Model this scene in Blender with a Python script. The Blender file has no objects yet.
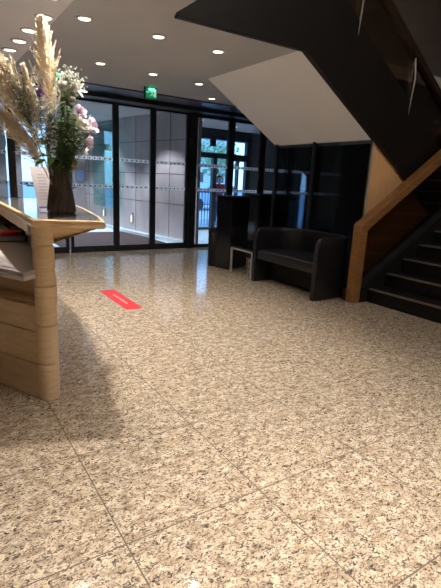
import bpy, bmesh, math, random
from math import sin, cos, pi, radians, atan, sqrt
from mathutils import Vector, Matrix

random.seed(7)
scene = bpy.context.scene
col = scene.collection

# ------------------------------------------------------------------ camera
PITCH, ROLL, YAW, EH = atan(112 / 450.), .048, radians(33.5), 1.25
fh = Vector((sin(YAW), cos(YAW), 0)); rh = Vector((cos(YAW), -sin(YAW), 0)); uz = Vector((0, 0, 1))
fw = fh * cos(PITCH) - uz * sin(PITCH); u0 = uz * cos(PITCH) + fh * sin(PITCH)
cr = rh * cos(ROLL) + u0 * sin(ROLL); cu = u0 * cos(ROLL) - rh * sin(ROLL)
cam = bpy.data.cameras.new('camera'); cam_o = bpy.data.objects.new('camera', cam); col.objects.link(cam_o)
cam.sensor_fit = 'HORIZONTAL'; cam.sensor_width = 36; cam.lens = 36 * 450 / 441.
cam.clip_start = .05; cam.clip_end = 300
cam_o.matrix_world = Matrix(((cr.x, cu.x, -fw.x, 0), (cr.y, cu.y, -fw.y, 0), (cr.z, cu.z, -fw.z, EH), (0, 0, 0, 1)))
scene.camera = cam_o

# ------------------------------------------------------------------ exposure
vs = scene.view_settings
scene.display_settings.display_device = 'sRGB'
vs.view_transform = 'Standard'; vs.look = 'None'; vs.gamma = 1; vs.use_curve_mapping = False
vs.exposure = 0.0

# ------------------------------------------------------------------ sky
w = bpy.data.worlds.new('sky'); scene.world = w; w.use_nodes = True
nt = w.node_tree; bg = nt.nodes['Background']
tc = nt.nodes.new('ShaderNodeTexCoord'); sx = nt.nodes.new('ShaderNodeSeparateXYZ'); rp = nt.nodes.new('ShaderNodeValToRGB')
nt.links.new(tc.outputs['Generated'], sx.inputs[0]); nt.links.new(sx.outputs['Z'], rp.inputs[0]); nt.links.new(rp.outputs[0], bg.inputs['Color'])
rp.color_ramp.elements[0].color = (.36, .66, 1, 1); rp.color_ramp.elements[1].color = (.16, .42, .95, 1)
bg.inputs['Strength'].default_value = 3.6

WARM = (1, .915, .81); COOL = (.80, .88, 1)
def light(name, kind, loc, energy, colr, size=.06, angle=120, rot=(0, 0, 0), blend=.6, sy=None):
    l = bpy.data.lights.new(name, kind); l.energy = energy; l.color = colr
    if kind == 'SPOT': l.spot_size = radians(angle); l.spot_blend = blend; l.shadow_soft_size = size
    elif kind == 'AREA':
        l.size = size
        if sy: l.shape = 'RECTANGLE'; l.size_y = sy
    else: l.shadow_soft_size = size
    o = bpy.data.objects.new(name, l); o.location = loc; o.rotation_euler = rot; col.objects.link(o); return o

# ------------------------------------------------------------------ materials
def mat(name, c, rough=.5, metal=0, spec=.5, coat=0, emit=None, es=0):
    m = bpy.data.materials.new(name); m.use_nodes = True
    b = m.node_tree.nodes['Principled BSDF']
    b.inputs['Base Color'].default_value = (*c, 1); b.inputs['Roughness'].default_value = rough
    b.inputs['Metallic'].default_value = metal; b.inputs['Specular IOR Level'].default_value = spec
    b.inputs['Coat Weight'].default_value = coat; b.inputs['Coat Roughness'].default_value = .08
    if emit: b.inputs['Emission Color'].default_value = (*emit, 1); b.inputs['Emission Strength'].default_value = es
    return m
def noisy(m, c1, c2, scale=(1, 1, 1), nscale=8, detail=6, lo=.35, hi=.65, bump=0, coords='Object', rot=(0, 0, 0)):
    nt = m.node_tree; n = nt.nodes; L = nt.links; b = n['Principled BSDF']
    tc = n.new('ShaderNodeTexCoord'); mp = n.new('ShaderNodeMapping'); nz = n.new('ShaderNodeTexNoise'); r = n.new('ShaderNodeValToRGB')
    mp.inputs['Scale'].default_value = scale; mp.inputs['Rotation'].default_value = rot
    nz.inputs['Scale'].default_value = nscale; nz.inputs['Detail'].default_value = detail
    r.color_ramp.elements[0].color = (*c1, 1); r.color_ramp.elements[0].position = lo
    r.color_ramp.elements[1].color = (*c2, 1); r.color_ramp.elements[1].position = hi
    L.new(tc.outputs[coords], mp.inputs[0]); L.new(mp.outputs[0], nz.inputs['Vector']); L.new(nz.outputs['Fac'], r.inputs[0]); L.new(r.outputs[0], b.inputs['Base Color'])
    if bump:
        bp = n.new('ShaderNodeBump'); bp.inputs['Strength'].default_value = bump; bp.inputs['Distance'].default_value = .002
        L.new(nz.outputs['Fac'], bp.inputs['Height']); L.new(bp.outputs[0], b.inputs['Normal'])
    return m
def glass(name, tint, refl=1.0):
    m = bpy.data.materials.new(name); m.use_nodes = True
    nt = m.node_tree; nt.nodes.clear(); n = nt.nodes
    out = n.new('ShaderNodeOutputMaterial'); mx = n.new('ShaderNodeMixShader'); tr = n.new('ShaderNodeBsdfTransparent'); gl = n.new('ShaderNodeBsdfGlossy')
    fr = n.new('ShaderNodeFresnel'); mu = n.new('ShaderNodeMath'); mu.operation = 'MULTIPLY'; mu.inputs[1].default_value = refl
    fr.inputs['IOR'].default_value = 1.45; gl.inputs['Roughness'].default_value = .02; tr.inputs['Color'].default_value = (*tint, 1)
    L = nt.links; L.new(fr.outputs[0], mu.inputs[0]); L.new(mu.outputs[0], mx.inputs[0]); L.new(tr.outputs[0], mx.inputs[1]); L.new(gl.outputs[0], mx.inputs[2]); L.new(mx.outputs[0], out.inputs[0])
    return m

def translucent(m, k=.4):
    nt = m.node_tree; n = nt.nodes; L = nt.links; b = n['Principled BSDF']; out = n['Material Output']
    t = n.new('ShaderNodeBsdfTranslucent'); mx = n.new('ShaderNodeMixShader'); mx.inputs[0].default_value = k
    if b.inputs['Base Color'].links: L.new(b.inputs['Base Color'].links[0].from_socket, t.inputs[0])
    else: t.inputs[0].default_value = b.inputs['Base Color'].default_value
    L.new(b.outputs[0], mx.inputs[1]); L.new(t.outputs[0], mx.inputs[2]); L.new(mx.outputs[0], out.inputs[0])
def granite():
    m = mat('polished_granite', (.5, .4, .3), .17, spec=.65)
    nt = m.node_tree; n = nt.nodes; L = nt.links; b = n['Principled BSDF']
    tc = n.new('ShaderNodeTexCoord'); mp = n.new('ShaderNodeMapping'); mp.inputs['Rotation'].default_value = (0, 0, radians(25)); mp.inputs['Scale'].default_value = (1, 1.5, 1)
    L.new(tc.outputs['Object'], mp.inputs[0])
    def nz(scale, detail, rough, dist=0):
        x = n.new('ShaderNodeTexNoise'); x.inputs['Scale'].default_value = scale; x.inputs['Detail'].default_value = detail
        x.inputs['Roughness'].default_value = rough; x.inputs['Distortion'].default_value = dist; L.new(mp.outputs[0], x.inputs['Vector']); return x
    def ramp(src, pts):
        r = n.new('ShaderNodeValToRGB'); e = r.color_ramp.elements
        e[0].position, e[0].color = pts[0][0], (*pts[0][1], 1); e[1].position, e[1].color = pts[1][0], (*pts[1][1], 1)
        for p, c in pts[2:]:
            q = e.new(p); q.color = (*c, 1)
        L.new(src, r.inputs[0]); return r
    def mix(f, a, c, t='MIX'):
        x = n.new('ShaderNodeMix'); x.data_type = 'RGBA'; x.blend_type = t
        if isinstance(f, float): x.inputs[0].default_value = f
        else: L.new(f, x.inputs[0])
        for i, v in ((6, a), (7, c)):
            if isinstance(v, tuple): x.inputs[i].default_value = (*v, 1)
            else: L.new(v, x.inputs[i])
        return x.outputs[2]
    base = ramp(nz(16, 3, .5, .4).outputs['Fac'], [(.36, (.47, .365, .26)), (.60, (.72, .61, .485))])
    vo = n.new('ShaderNodeTexVoronoi'); vo.inputs['Scale'].default_value = 42; L.new(mp.outputs[0], vo.inputs['Vector'])
    tone = ramp(vo.outputs['Color'], [(0, (.74, .72, .70)), (1, (1.12, 1.1, 1.05))])
    c = mix(.9, base.outputs[0], tone.outputs[0], 'MULTIPLY')
    sp = ramp(nz(50, 6, .70, 1.2).outputs['Fac'], [(.44, (1, 1, 1)), (.475, (0, 0, 0))])
    c = mix(sp.outputs[0], c, (.070, .058, .050))
    sp2 = ramp(nz(95, 4, .65, .8).outputs['Fac'], [(.41, (1, 1, 1)), (.48, (0, 0, 0))])
    c = mix(sp2.outputs[0], c, (.24, .19, .15))
    # joints
    sep = n.new('ShaderNodeSeparateXYZ'); L.new(tc.outputs['Object'], sep.inputs[0])
    js = []
    for ax, off, per in (('X', .487, .590), ('Y', .662, .5965)):
        a = n.new('ShaderNodeMath'); a.operation = 'SUBTRACT'; L.new(sep.outputs[ax], a.inputs[0]); a.inputs[1].default_value = off - per * 40 - per / 2
        d = n.new('ShaderNodeMath'); d.operation = 'MODULO'; L.new(a.outputs[0], d.inputs[0]); d.inputs[1].default_value = per
        s = n.new('ShaderNodeMath'); s.operation = 'SUBTRACT'; L.new(d.outputs[0], s.inputs[0]); s.inputs[1].default_value = per / 2
        q = n.new('ShaderNodeMath'); q.operation = 'ABSOLUTE'; L.new(s.outputs[0], q.inputs[0])
        t = n.new('ShaderNodeMath'); t.operation = 'LESS_THAN'; L.new(q.outputs[0], t.inputs[0]); t.inputs[1].default_value = .0026; js.append(t)
    mxx = n.new('ShaderNodeMath'); mxx.operation = 'MAXIMUM'; L.new(js[0].outputs[0], mxx.inputs[0]); L.new(js[1].outputs[0], mxx.inputs[1])
    c = mix(mxx.outputs[0], c, (.10, .075, .055))
    L.new(c, b.inputs['Base Color'])
    rr = n.new('ShaderNodeMapRange'); L.new(mxx.outputs[0], rr.inputs[0]); rr.inputs[3].default_value = .09; rr.inputs[4].default_value = .7; L.new(rr.outputs[0], b.inputs['Roughness'])
    return m

M = {}
M['granite'] = granite()
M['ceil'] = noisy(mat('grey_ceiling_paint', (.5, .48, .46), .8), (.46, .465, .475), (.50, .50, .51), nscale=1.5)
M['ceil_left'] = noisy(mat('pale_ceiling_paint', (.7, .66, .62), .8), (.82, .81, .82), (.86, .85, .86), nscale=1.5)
M['soffit'] = noisy(mat('white_soffit_plaster', (.8, .78, .75), .8), (.86, .88, .92), (.90, .92, .95), nscale=2)
M['black'] = noisy(mat('matt_black_paint', (.02, .019, .02), .55, spec=.25), (.012, .011, .012), (.02, .018, .018), nscale=3)
M['frame'] = noisy(mat('black_aluminium', (.03, .032, .038), .38, .3), (.022, .024, .03), (.034, .036, .042), nscale=5)
M['blueband'] = noisy(mat('blue_grey_metal_panel', (.10, .11, .14), .3, .5), (.085, .09, .12), (.12, .13, .17), nscale=2)
M['stringer'] = noisy(mat('dark_brown_stringer_paint', (.028, .022, .02), .5, spec=.3), (.010, .008, .007), (.014, .011, .010), nscale=2)
M['glass'] = glass('clear_glass', (.93, .95, .97), .6)
M['glass_dark'] = glass('dark_tinted_glass', (.62, .68, .74), .8)
M['glass_brown'] = glass('brown_tinted_glass', (.74, .66, .58), .7)
M['glass_green'] = glass('green_glass', (.76, .96, .95), .4)
M['white_mark'] = mat('white_vinyl_film', (.85, .88, .92), .6)
M['black_mark'] = mat('black_vinyl_film', (.012, .012, .016), .5)
M['stone'] = noisy(mat('pale_stone_cladding', (.4, .36, .36), .4), (.40, .345, .34), (.50, .435, .42), scale=(1, 1, .35), nscale=3)
M['joint'] = mat('stone_joint', (.13, .11, .11), .8)
M['stone_floor'] = noisy(mat('pale_blue_grey_stone_border', (.5, .6, .66), .25), (.50, .60, .66), (.62, .70, .74), nscale=6)
M['mat'] = noisy(mat('brown_entrance_matting', (.09, .05, .045), .95), (.035, .019, .018), (.06, .035, .033), nscale=60)
M['plaster'] = noisy(mat('brown_grey_plaster', (.3, .25, .22), .8), (.25, .205, .18), (.29, .24, .21), nscale=1.5)
M['wall'] = noisy(mat('light_wall_paint', (.6, .55, .5), .8), (.52, .47, .42), (.58, .53, .48), nscale=1.5)
M['dark_wall'] = noisy(mat('charcoal_wall_paint', (.06, .06, .065), .7), (.05, .05, .055), (.07, .07, .075), nscale=1.5)
M['beech'] = noisy(mat('beech_veneer', (.6, .42, .25), .38, coat=.2), (.64, .45, .25), (.76, .56, .33), scale=(1, 1, 7), nscale=7, detail=5)
M['beech_v'] = noisy(mat('beech_tambour', (.6, .42, .25), .42), (.68, .50, .30), (.80, .61, .39), scale=(1, 1, 14), nscale=9, detail=3)
M['beech_edge'] = noisy(mat('beech_edge_moulding', (.7, .47, .26), .3, coat=.3), (.74, .50, .28), (.84, .60, .35), scale=(3, 3, 1), nscale=5)
M['laminate'] = noisy(mat('grey_gloss_laminate', (.2, .19, .19), .1, coat=.6), (.20, .18, .175), (.23, .21, .20), nscale=20)
M['worktop'] = noisy(mat('grey_laminate', (.4, .38, .36), .4), (.44, .42, .41), (.48, .46, .45), nscale=20)
M['worktop_edge'] = mat('pale_grey_edge', (.66, .65, .64), .45)
M['dark_wood'] = noisy(mat('dark_oak_veneer', (.16, .09, .05), .5), (.12, .065, .035), (.17, .095, .055), scale=(1, 1, 6), nscale=6)  # dark brown wood of the shelf panels under the counter top
M['orange_wood'] = noisy(mat('honey_oak_panel', (.6, .34, .15), .4, coat=.2), (.80, .47, .22), (.88, .55, .28), scale=(9, 9, .7), nscale=3)
M['rail_wood'] = noisy(mat('oiled_oak_handrail', (.36, .19, .08), .35, coat=.3), (.25, .115, .04), (.34, .165, .06), scale=(.7, 9, 9), nscale=4)
M['dark_rail'] = noisy(mat('dark_brown_handrail', (.03, .018, .01), .4), (.022, .012, .007), (.040, .022, .012), scale=(.7, 9, 9), nscale=4)
M['leather'] = noisy(mat('black_leather', (.02, .02, .022), .38, spec=.5), (.006, .006, .008), (.010, .010, .013), nscale=40, bump=.3)
M['gloss_black'] = mat('gloss_black_panel', (.010, .011, .015), .08, coat=.5)
M['chrome'] = mat('brushed_steel', (.55, .53, .50), .32, 1)
M['pale_metal'] = mat('silver_painted_metal', (.50, .48, .44), .45, .3)
M['step'] = noisy(mat('dark_step_stone', (.03, .028, .027), .45, spec=.2), (.008, .0078, .008), (.014, .013, .013), nscale=15)
M['nosing'] = mat('worn_metal_nosing', (.17, .155, .15), .4, .3)
M['spot_ring'] = mat('white_spotlight_ring', (.6, .58, .55), .4)
M['spot_warm'] = mat('lit_warm_lamp', (1, 1, 1), .5, emit=(1, .90, .70), es=5)
M['spot_cool'] = mat('lit_cool_lamp', (1, 1, 1), .5, emit=(.9, .95, 1), es=6)
M['exit_green'] = mat('lit_green_sign', (.01, .20, .09), .4, emit=(.0, .33, .12), es=.55)
M['exit_white'] = mat('lit_white_sign', (.6, .8, .7), .4, emit=(.45, .85, .65), es=.6)
M['exit_lamp'] = mat('bright_green_lamp', (.2, 1, .6), .4, emit=(.12, 1, .48), es=3)
M['sign_case'] = mat('dark_sign_case', (.03, .045, .04), .3)
M['red'] = noisy(mat('red_vinyl', (.62, .02, .03), .35), (.66, .028, .038), (.74, .045, .05), nscale=30)
M['white'] = mat('white_print', (.8, .8, .8), .5)
M['paper'] = mat('white_paper', (.78, .74, .76), .7)
M['ink'] = mat('grey_ink', (.35, .32, .36), .7)
M['blue_ink'] = mat('blue_ink', (.16, .14, .5), .7)
M['vase'] = noisy(mat('dark_brown_glazed_wood', (.06, .035, .025), .22, coat=.6), (.040, .030, .025), (.12, .088, .070), scale=(9, 9, 1.1), nscale=4)
M['pampas'] = noisy(mat('cream_pampas', (.8, .66, .45), .9), (.86, .74, .54), (.95, .88, .74), nscale=14)
M['pampas_grey'] = noisy(mat('tan_pampas', (.6, .5, .38), .9), (.74, .64, .50), (.90, .82, .70), nscale=14)
M['stem'] = noisy(mat('green_stem', (.12, .19, .06), .6), (.07, .13, .04), (.17, .25, .09), nscale=20)
M['leaf'] = noisy(mat('dark_green_leaf', (.05, .11, .035), .5), (.07, .14, .04), (.17, .29, .09), nscale=14)
M['leaf_bright'] = noisy(mat('bright_green_leaf', (.18, .42, .06), .45), (.16, .38, .05), (.26, .52, .10), nscale=14)
M['petal_white'] = mat('white_petal', (.86, .85, .80), .6)
M['petal_pink'] = noisy(mat('lilac_pink_petal', (.74, .55, .72), .6), (.84, .68, .84), (.94, .84, .93), nscale=20)
M['petal_violet'] = mat('violet_petal', (.30, .16, .52), .6)
M['centre'] = mat('black_flower_centre', (.015, .01, .025), .6)
M['daisy'] = mat('dried_cream_petals', (.70, .56, .32), .8)
M['tree'] = noisy(mat('tree_leaves', (.12, .3, .1), .7), (.22, .38, .20), (.42, .58, .34), nscale=3)
M['bark'] = noisy(mat('bark', (.1, .08, .06), .9), (.07, .055, .04), (.12, .1, .08), nscale=8)
M['asphalt'] = noisy(mat('asphalt_road', (.3, .32, .35), .9), (.44, .47, .52), (.52, .55, .60), nscale=8)
M['facade'] = noisy(mat('pale_render_facade', (.5, .6, .66), .8), (.48, .58, .64), (.58, .66, .70), nscale=1)
M['car'] = mat('pale_blue_car_paint', (.30, .45, .62), .25, .2, coat=.5)
M['tyre'] = mat('tyre_rubber', (.02, .02, .02), .8)
M['skin'] = noisy(mat('skin', (.45, .27, .19), .55), (.42, .24, .17), (.48, .30, .21), nscale=6)
M['jacket'] = noisy(mat('red_fabric', (.5, .03, .025), .85), (.42, .02, .02), (.55, .04, .03), nscale=30)
M['trousers'] = noisy(mat('navy_fabric', (.02, .025, .07), .85), (.015, .02, .055), (.03, .035, .09), nscale=30)
M['hair'] = mat('dark_hair', (.015, .011, .009), .6)
M['railing'] = mat('blue_grey_railing_paint', (.06, .12, .25), .5)
M['red_gloss'] = mat('red_plastic', (.42, .01, .02), .3)
M['green_cloth'] = noisy(mat('pale_green_cloth', (.35, .42, .33), .8), (.16, .17, .11), (.42, .46, .38), nscale=9)
M['door_grey'] = noisy(mat('warm_grey_door_frame', (.30, .27, .27), .5), (.27, .24, .24), (.31, .28, .28), nscale=4)
M['concrete'] = noisy(mat('dim_upper_plaster', (.3, .27, .25), .8), (.25, .22, .20), (.30, .26, .24), nscale=1.5)

for k_ in ('white_mark', 'pampas', 'pampas_grey', 'petal_white', 'petal_pink', 'petal_violet', 'leaf', 'leaf_bright', 'daisy', 'tree', 'paper'): translucent(M[k_], .7 if k_ == 'white_mark' else .4)

# ------------------------------------------------------------------ mesh helpers
class MB:
    def __init__(s): s.bm = bmesh.new(); s.mats = []
    def mi(s, m):
        if m is None: return 0
        if m not in s.mats: s.mats.append(m)
        return s.mats.index(m)
    def faces(s, vs, fs, m=None, smooth=False):
        k = s.mi(m); V = [s.bm.verts.new(v) for v in vs]
        for f in fs:
            try:
                F = s.bm.faces.new([V[i] for i in f]); F.material_index = k; F.smooth = smooth
            except ValueError: pass
    def box(s, a, b, m=None):
        x0, y0, z0 = a; x1, y1, z1 = b
        s.faces([(x0,y0,z0),(x1,y0,z0),(x1,y1,z0),(x0,y1,z0),(x0,y0,z1),(x1,y0,z1),(x1,y1,z1),(x0,y1,z1)],
                [(0,3,2,1),(4,5,6,7),(0,1,5,4),(1,2,6,5),(2,3,7,6),(3,0,4,7)], m)
    def prism(s, pts, z0, z1, m=None, top=None, smooth=False):
        n = len(pts); top = top or pts
        s.faces([(p[0], p[1], z0) for p in pts] + [(p[0], p[1], z1) for p in top],
                [tuple(reversed(range(n))), tuple(range(n, 2*n))] + [(i, (i+1) % n, n+(i+1) % n, n+i) for i in range(n)], m, smooth)
    def prism_y(s, pts, y0, y1, m=None):      # pts in (x,z)
        n = len(pts)
        s.faces([(p[0], y0, p[1]) for p in pts] + [(p[0], y1, p[1]) for p in pts],
                [tuple(range(n)), tuple(reversed(range(n, 2*n)))] + [(i, n+i, n+(i+1) % n, (i+1) % n) for i in range(n)], m)
    def tube(s, pts, r, seg=8, m=None, smooth=True, cap=True):
        pts = [Vector(p) for p in pts]; n = len(pts)
        rs = r if isinstance(r, (list, tuple)) else [r] * n
        vs = []; up = None
        for i, p in enumerate(pts):
            d = (pts[min(i+1, n-1)] - pts[max(i-1, 0)]).normalized()
            if up is None: up = d.orthogonal().normalized()
            else:
                up = (up - d * up.dot(d)); up = up.normalized() if up.length > 1e-6 else d.orthogonal().normalized()
            sd = d.cross(up)
            for k in range(seg):
                a = 2*pi*k/seg; vs.append(p + (up*cos(a) + sd*sin(a)) * rs[i])
        fs = [(i*seg+k, i*seg+(k+1) % seg, (i+1)*seg+(k+1) % seg, (i+1)*seg+k) for i in range(n-1) for k in range(seg)]
        if cap: fs += [tuple(reversed(range(seg))), tuple((n-1)*seg+k for k in range(seg))]
        s.faces(vs, fs, m, smooth)
    def lathe(s, prof, seg=32, m=None, c=(0, 0, 0), smooth=True):
        vs = [(c[0]+r*cos(2*pi*k/seg), c[1]+r*sin(2*pi*k/seg), c[2]+z) for r, z in prof for k in range(seg)]
        n = len(prof)
        fs = [(i*seg+k, i*seg+(k+1) % seg, (i+1)*seg+(k+1) % seg, (i+1)*seg+k) for i in range(n-1) for k in range(seg)]
        fs += [tuple(reversed(range(seg))), tuple((n-1)*seg+k for k in range(seg))]
        s.faces(vs, fs, m, smooth)
    def ball(s, c, r, m=None, sc=(1, 1, 1), sub=1):
        k = s.mi(m); g = bmesh.ops.create_icosphere(s.bm, subdivisions=sub, radius=r)
        for v in g['verts']: v.co = Vector((v.co.x*sc[0], v.co.y*sc[1], v.co.z*sc[2])) + Vector(c)
        for f in {f for v in g['verts'] for f in v.link_faces}: f.material_index = k; f.smooth = True
    def build(s, name, m, parent=None, bevel=0, seg=2, smooth=False):
        me = bpy.data.meshes.new(name)
        bmesh.ops.recalc_face_normals(s.bm, faces=s.bm.faces)
        s.bm.to_mesh(me); s.bm.free()
        if s.mats:
            for q in s.mats: me.materials.append(M[q])
        else: me.materials.append(M[m])
        if smooth:
            for p in me.polygons: p.use_smooth = True
        o = bpy.data.objects.new(name, me); col.objects.link(o)
        if parent: o.parent = parent; o.matrix_parent_inverse = Matrix.Translation(-Vector(parent.location)) if False else Matrix()
        if bevel:
            b = o.modifiers.new('bevel', 'BEVEL'); b.width = bevel; b.segments = seg; b.limit_method = 'ANGLE'; b.angle_limit = radians(40)
        return o
def empty(name, loc, label, cat, group=None, rz=0, kind=None):
    o = bpy.data.objects.new(name, None); col.objects.link(o); o.location = loc; o.rotation_euler.z = rz; o.empty_display_size = .1
    tag(o, label, cat, group, kind); return o
def tag(o, label=None, cat=None, group=None, kind=None):
    if label: o['label'] = label
    if cat: o['category'] = cat
    if group: o['group'] = group
    if kind: o['kind'] = kind
    return o
def struct(name, mb, m, label=None, bevel=0, cat=None):
    o = mb.build(name, m, None, bevel); tag(o, label, cat, kind='structure'); return o
def copy_tree(o, parent=None):
    c = o.copy(); col.objects.link(c)
    if parent: c.parent = parent
    for ch in list(o.children): copy_tree(ch, c)
    return c
def box(a, b): mb = MB(); mb.box(a, b); return mb

# ================================================================== SETTING
struct('floor', box((-4, -4, -.12), (9.5, 7.75, 0)), 'granite', 'polished speckled beige granite tile floor of the lobby', cat='floor')
mb = MB(); mb.box((-4, 7.75, -.12), (9.5, 13.2, -.002)); struct('floor_vestibule', mb, 'stone_floor', 'pale blue-grey stone floor behind the glass doors', cat='floor')
# ceilings (stair void: x>1.76, y<3.5)
mb = MB()
mb.box((1.05, 3.5, 2.49), (3.14, 6.66, 2.62)); mb.box((3.14, 5.24, 2.49), (9.5, 6.66, 2.62)); mb.box((1.05, -4, 2.49), (1.76, 3.5, 2.62))
mb.box((4.36, 3.62, 2.49), (9.5, 5.24, 2.62))
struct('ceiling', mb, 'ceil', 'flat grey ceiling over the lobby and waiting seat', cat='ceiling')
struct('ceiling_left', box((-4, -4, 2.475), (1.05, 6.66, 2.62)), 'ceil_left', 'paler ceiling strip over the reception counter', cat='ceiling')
struct('trim_1', box((-4, 6.66, 2.47), (9.5, 7.16, 2.60)), 'blueband', 'blue-grey metal panel running along the ceiling edge above the doors', cat='trim')
struct('ceiling_vestibule', box((-4, 7.62, 2.56), (9.5, 13.2, 2.68)), 'ceil', 'grey ceiling of the entrance vestibule', cat='ceiling')
struct('wall_back', box((-4, -4.2, 0), (9.5, -4, 5.4)), 'wall', 'plain wall behind the viewer', cat='wall')
struct('wall_left', box((-4.2, -4.2, 0), (-4, 13.2, 5.4)), 'wall', 'plain wall left of the reception', cat='wall')
struct('wall_right', box((9.5, -4.2, 0), (9.7, 10.1, 5.4)), 'dark_wall', 'dark wall at the far right', cat='wall')
struct('ceiling_upper', box((-4, -4.2, 5.4), (9.7, 7.2, 5.5)), 'concrete', 'upper storey ceiling above the stair void', cat='ceiling')
struct('wall_upper', box((-4, 5.9, 2.62), (9.5, 6.1, 5.4)), 'concrete', 'upper storey wall seen past the stair balustrade', cat='wall')
# wood panel closing the side of the upper flight
mb = MB(); mb.prism_y([(4.29, 0), (6.6, 0), (6.6, .52), (4.29, 1.80)], 3.515, 3.57)
struct('wall_stair', mb, 'orange_wood', 'honey oak panel under the upper stair flight', cat='wall')
mb = MB(); mb.box((4.265, 3.512, 0), (4.289, 3.528, 1.80)); struct('trim_2', mb, 'pale_metal', 'thin metal edge between dark glass and oak panel', cat='trim')
struct('baseboard_right', box((4.262, 3.53, 0), (4.30, 5.2, .05)), 'pale_metal', 'pale metal skirting under the dark glass wall', cat='baseboard')

# inner dark glass wall beside the sofa
def framed_window(name, label):
    return empty(name, (0, 0, 0), label, 'window', kind='structure')
w1 = framed_window('window_1', 'dark tinted glass partition behind the black sofa')
box((4.28, 3.53, .05), (4.288, 5.2, 1.84)).build('glass_pane', 'glass_dark', w1)
for y in (4.42, 5.17):
    box((4.262, y, .05), (4.30, y+.045, 1.84)).build('mullion', 'frame', w1)
box((4.262, 3.575, 1.80), (4.32, 5.24, 1.86)).build('head_rail', 'frame', w1)

# --- glass door line at y = 7.5
YA = 7.5
def chevrons(mb, xa, xb, y, z, direction, step=.085, h=.055):
    n = int((xb - xa) / step); off = (xb - xa - n*step) / 2
    for i in range(n):
        x = xa + off + i*step
        mb.faces([(x+.004, y-.002, z-h/2), (x+step-.004, y-.002, z-h/2), (x+step-.004, y-.002, z+h/2), (x+.004, y-.002, z+h/2)], [(0, 1, 2, 3)], 'white_mark')
        a, b = (x+.020, x+step*.66) if direction > 0 else (x+step-.020, x+step*.34)
        mb.faces([(a, y-.005, z-h*.34), (b, y-.005, z), (a, y-.005, z+h*.34)], [(0, 1, 2)], 'black_mark')
def glass_leaf(parent, xa, xb, y, z0, z1, fr=.05, bot=.10, direction=1, marks=True, gm='glass', fmat='frame', dep=.05):
    mb = MB()
    mb.box((xa, y, z0), (xa+fr, y+dep, z1)); mb.box((xb-fr, y, z0), (xb, y+dep, z1))
    mb.box((xa+fr, y, z0), (xb-fr, y+dep, z0+bot)); mb.box((xa+fr, y, z1-fr), (xb-fr, y+dep, z1))
    mb.build('leaf_frame', fmat, parent)
    box((xa+fr, y+.02, z0+bot), (xb-fr, y+.03, z1-fr)).build('glass_pane', gm, parent)
    if marks:
        for z in (1.09, 1.53):
            mk = MB(); chevrons(mk, xa+fr, xb-fr, y+.018, z, direction); mk.build('marking_strip', None, parent)
dA = [(.35, 1.16, -1), (1.16, 1.95, -1), (1.98, 2.76, 1), (2.76, 3.43, 1), (3.43, 4.13, 1)]
dl = ['far left glass door leaf behind the flower vase with arrows pointing left', 'glass door leaf behind the brown vase with arrows pointing left',
      'sliding glass door leaf just right of the pink flowers', 'middle sliding glass door leaf under the green exit sign', 'glass door leaf next to the dark corner post']
for i, (a, b, d) in enumerate(dA):
    e = empty('door_%d' % (i+1), (0, 0, 0), dl[i], 'door', kind='structure'); glass_leaf(e, a, b, YA, 0, 2.43, direction=d)
mb = MB(); mb.box((-4, YA-.32, 2.41), (9.5, YA+.14, 2.56)); mb.box((-4, YA+.02, 2.40), (9.5, YA+.12, 2.43))
struct('trim_3', mb, 'frame', 'black header box above the glass doors', cat='trim')
mb = MB(); mb.box((4.13, YA-.08, 0), (4.23, YA+.10, 2.42)); struct('trim_4', mb, 'frame', 'black corner post between the two glass fronts', cat='trim')
mb = MB(); mb.box((-4, YA, 0), (.35, YA+.1, 2.43)); struct('wall_front', mb, 'dark_wall', 'dark wall left of the glass doors', cat='wall')
dB = [(4.23, 5.06), (5.06, 5.82), (5.82, 6.52), (6.52, 7.25), (7.25, 8.1), (8.1, 9.5)]
lb = ['dark framed glass panel with the street door behind it', 'glass panel behind the tall black cabinet', 'glass panel above the left end of the sofa back',
      'glass panel above the middle of the sofa', 'dark glass panel above the right end of the sofa', 'dark glass panel beside the oak wall']
for i, (a, b) in enumerate(dB):
    e = framed_window('window_%d' % (i+2), lb[i]); glass_leaf(e, a, b, YA, 0, 2.43, fr=.07, bot=.06, gm='glass' if i < 4 else 'glass_dark')

# --- curved stone wall of the vestibule
cw = [(4.42, 7.66), (4.40, 8.0), (4.30, 8.6), (4.16, 9.2), (4.06, 9.8), (3.99, 10.4), (3.94, 11.1), (3.90, 11.8), (3.86, 12.6), (3.85, 13.0)]
mb = MB(); mb.prism(cw + [(p[0]+.06, p[1]) for p in reversed(cw)], -.002, 2.56)
cwall = struct('wall_vestibule', mb, 'stone', 'curved pale stone clad wall seen through the glass doors', cat='wall')
mb = MB()
for z in (.76, 1.36, 2.02):
    for i in range(len(cw)-1):
        (x0, y0), (x1, y1) = cw[i], cw[i+1]
        mb.faces([(x0-.004, y0, z-.006), (x1-.004, y1, z-.006), (x1-.004, y1, z+.006), (x0-.004, y0, z+.006)], [(0, 1, 2, 3)])
for i in (2, 4, 6, 8):
    x, y = cw[i]; mb.box((x-.005, y-.006, 0), (x+.01, y+.006, 2.55))
mb.build('joint_lines', 'joint', cwall)
# low pale curb at the foot of the curved wall
cb = [(p[0]-.16, p[1]) for p in cw]
mb = MB(); mb.prism(cb + [(p[0]-.002, p[1]) for p in reversed(cw)], -.002, .07); struct('baseboard_vestibule', mb, 'stone_floor', 'pale plinth along the foot of the curved stone wall', cat='baseboard')
mb = MB(); mb.box((2.95, 12.9, 0), (3.86, 13.1, 2.56)); struct('wall_far', mb, 'stone', 'pale stone end wall of the vestibule', cat='wall')
mb = MB(); mb.box((-4, 12.9, 0), (1.80, 13.1, 2.56)); struct('wall_far_left', mb, 'door_grey', 'warm grey wall left of the street windows', cat='wall')

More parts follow.
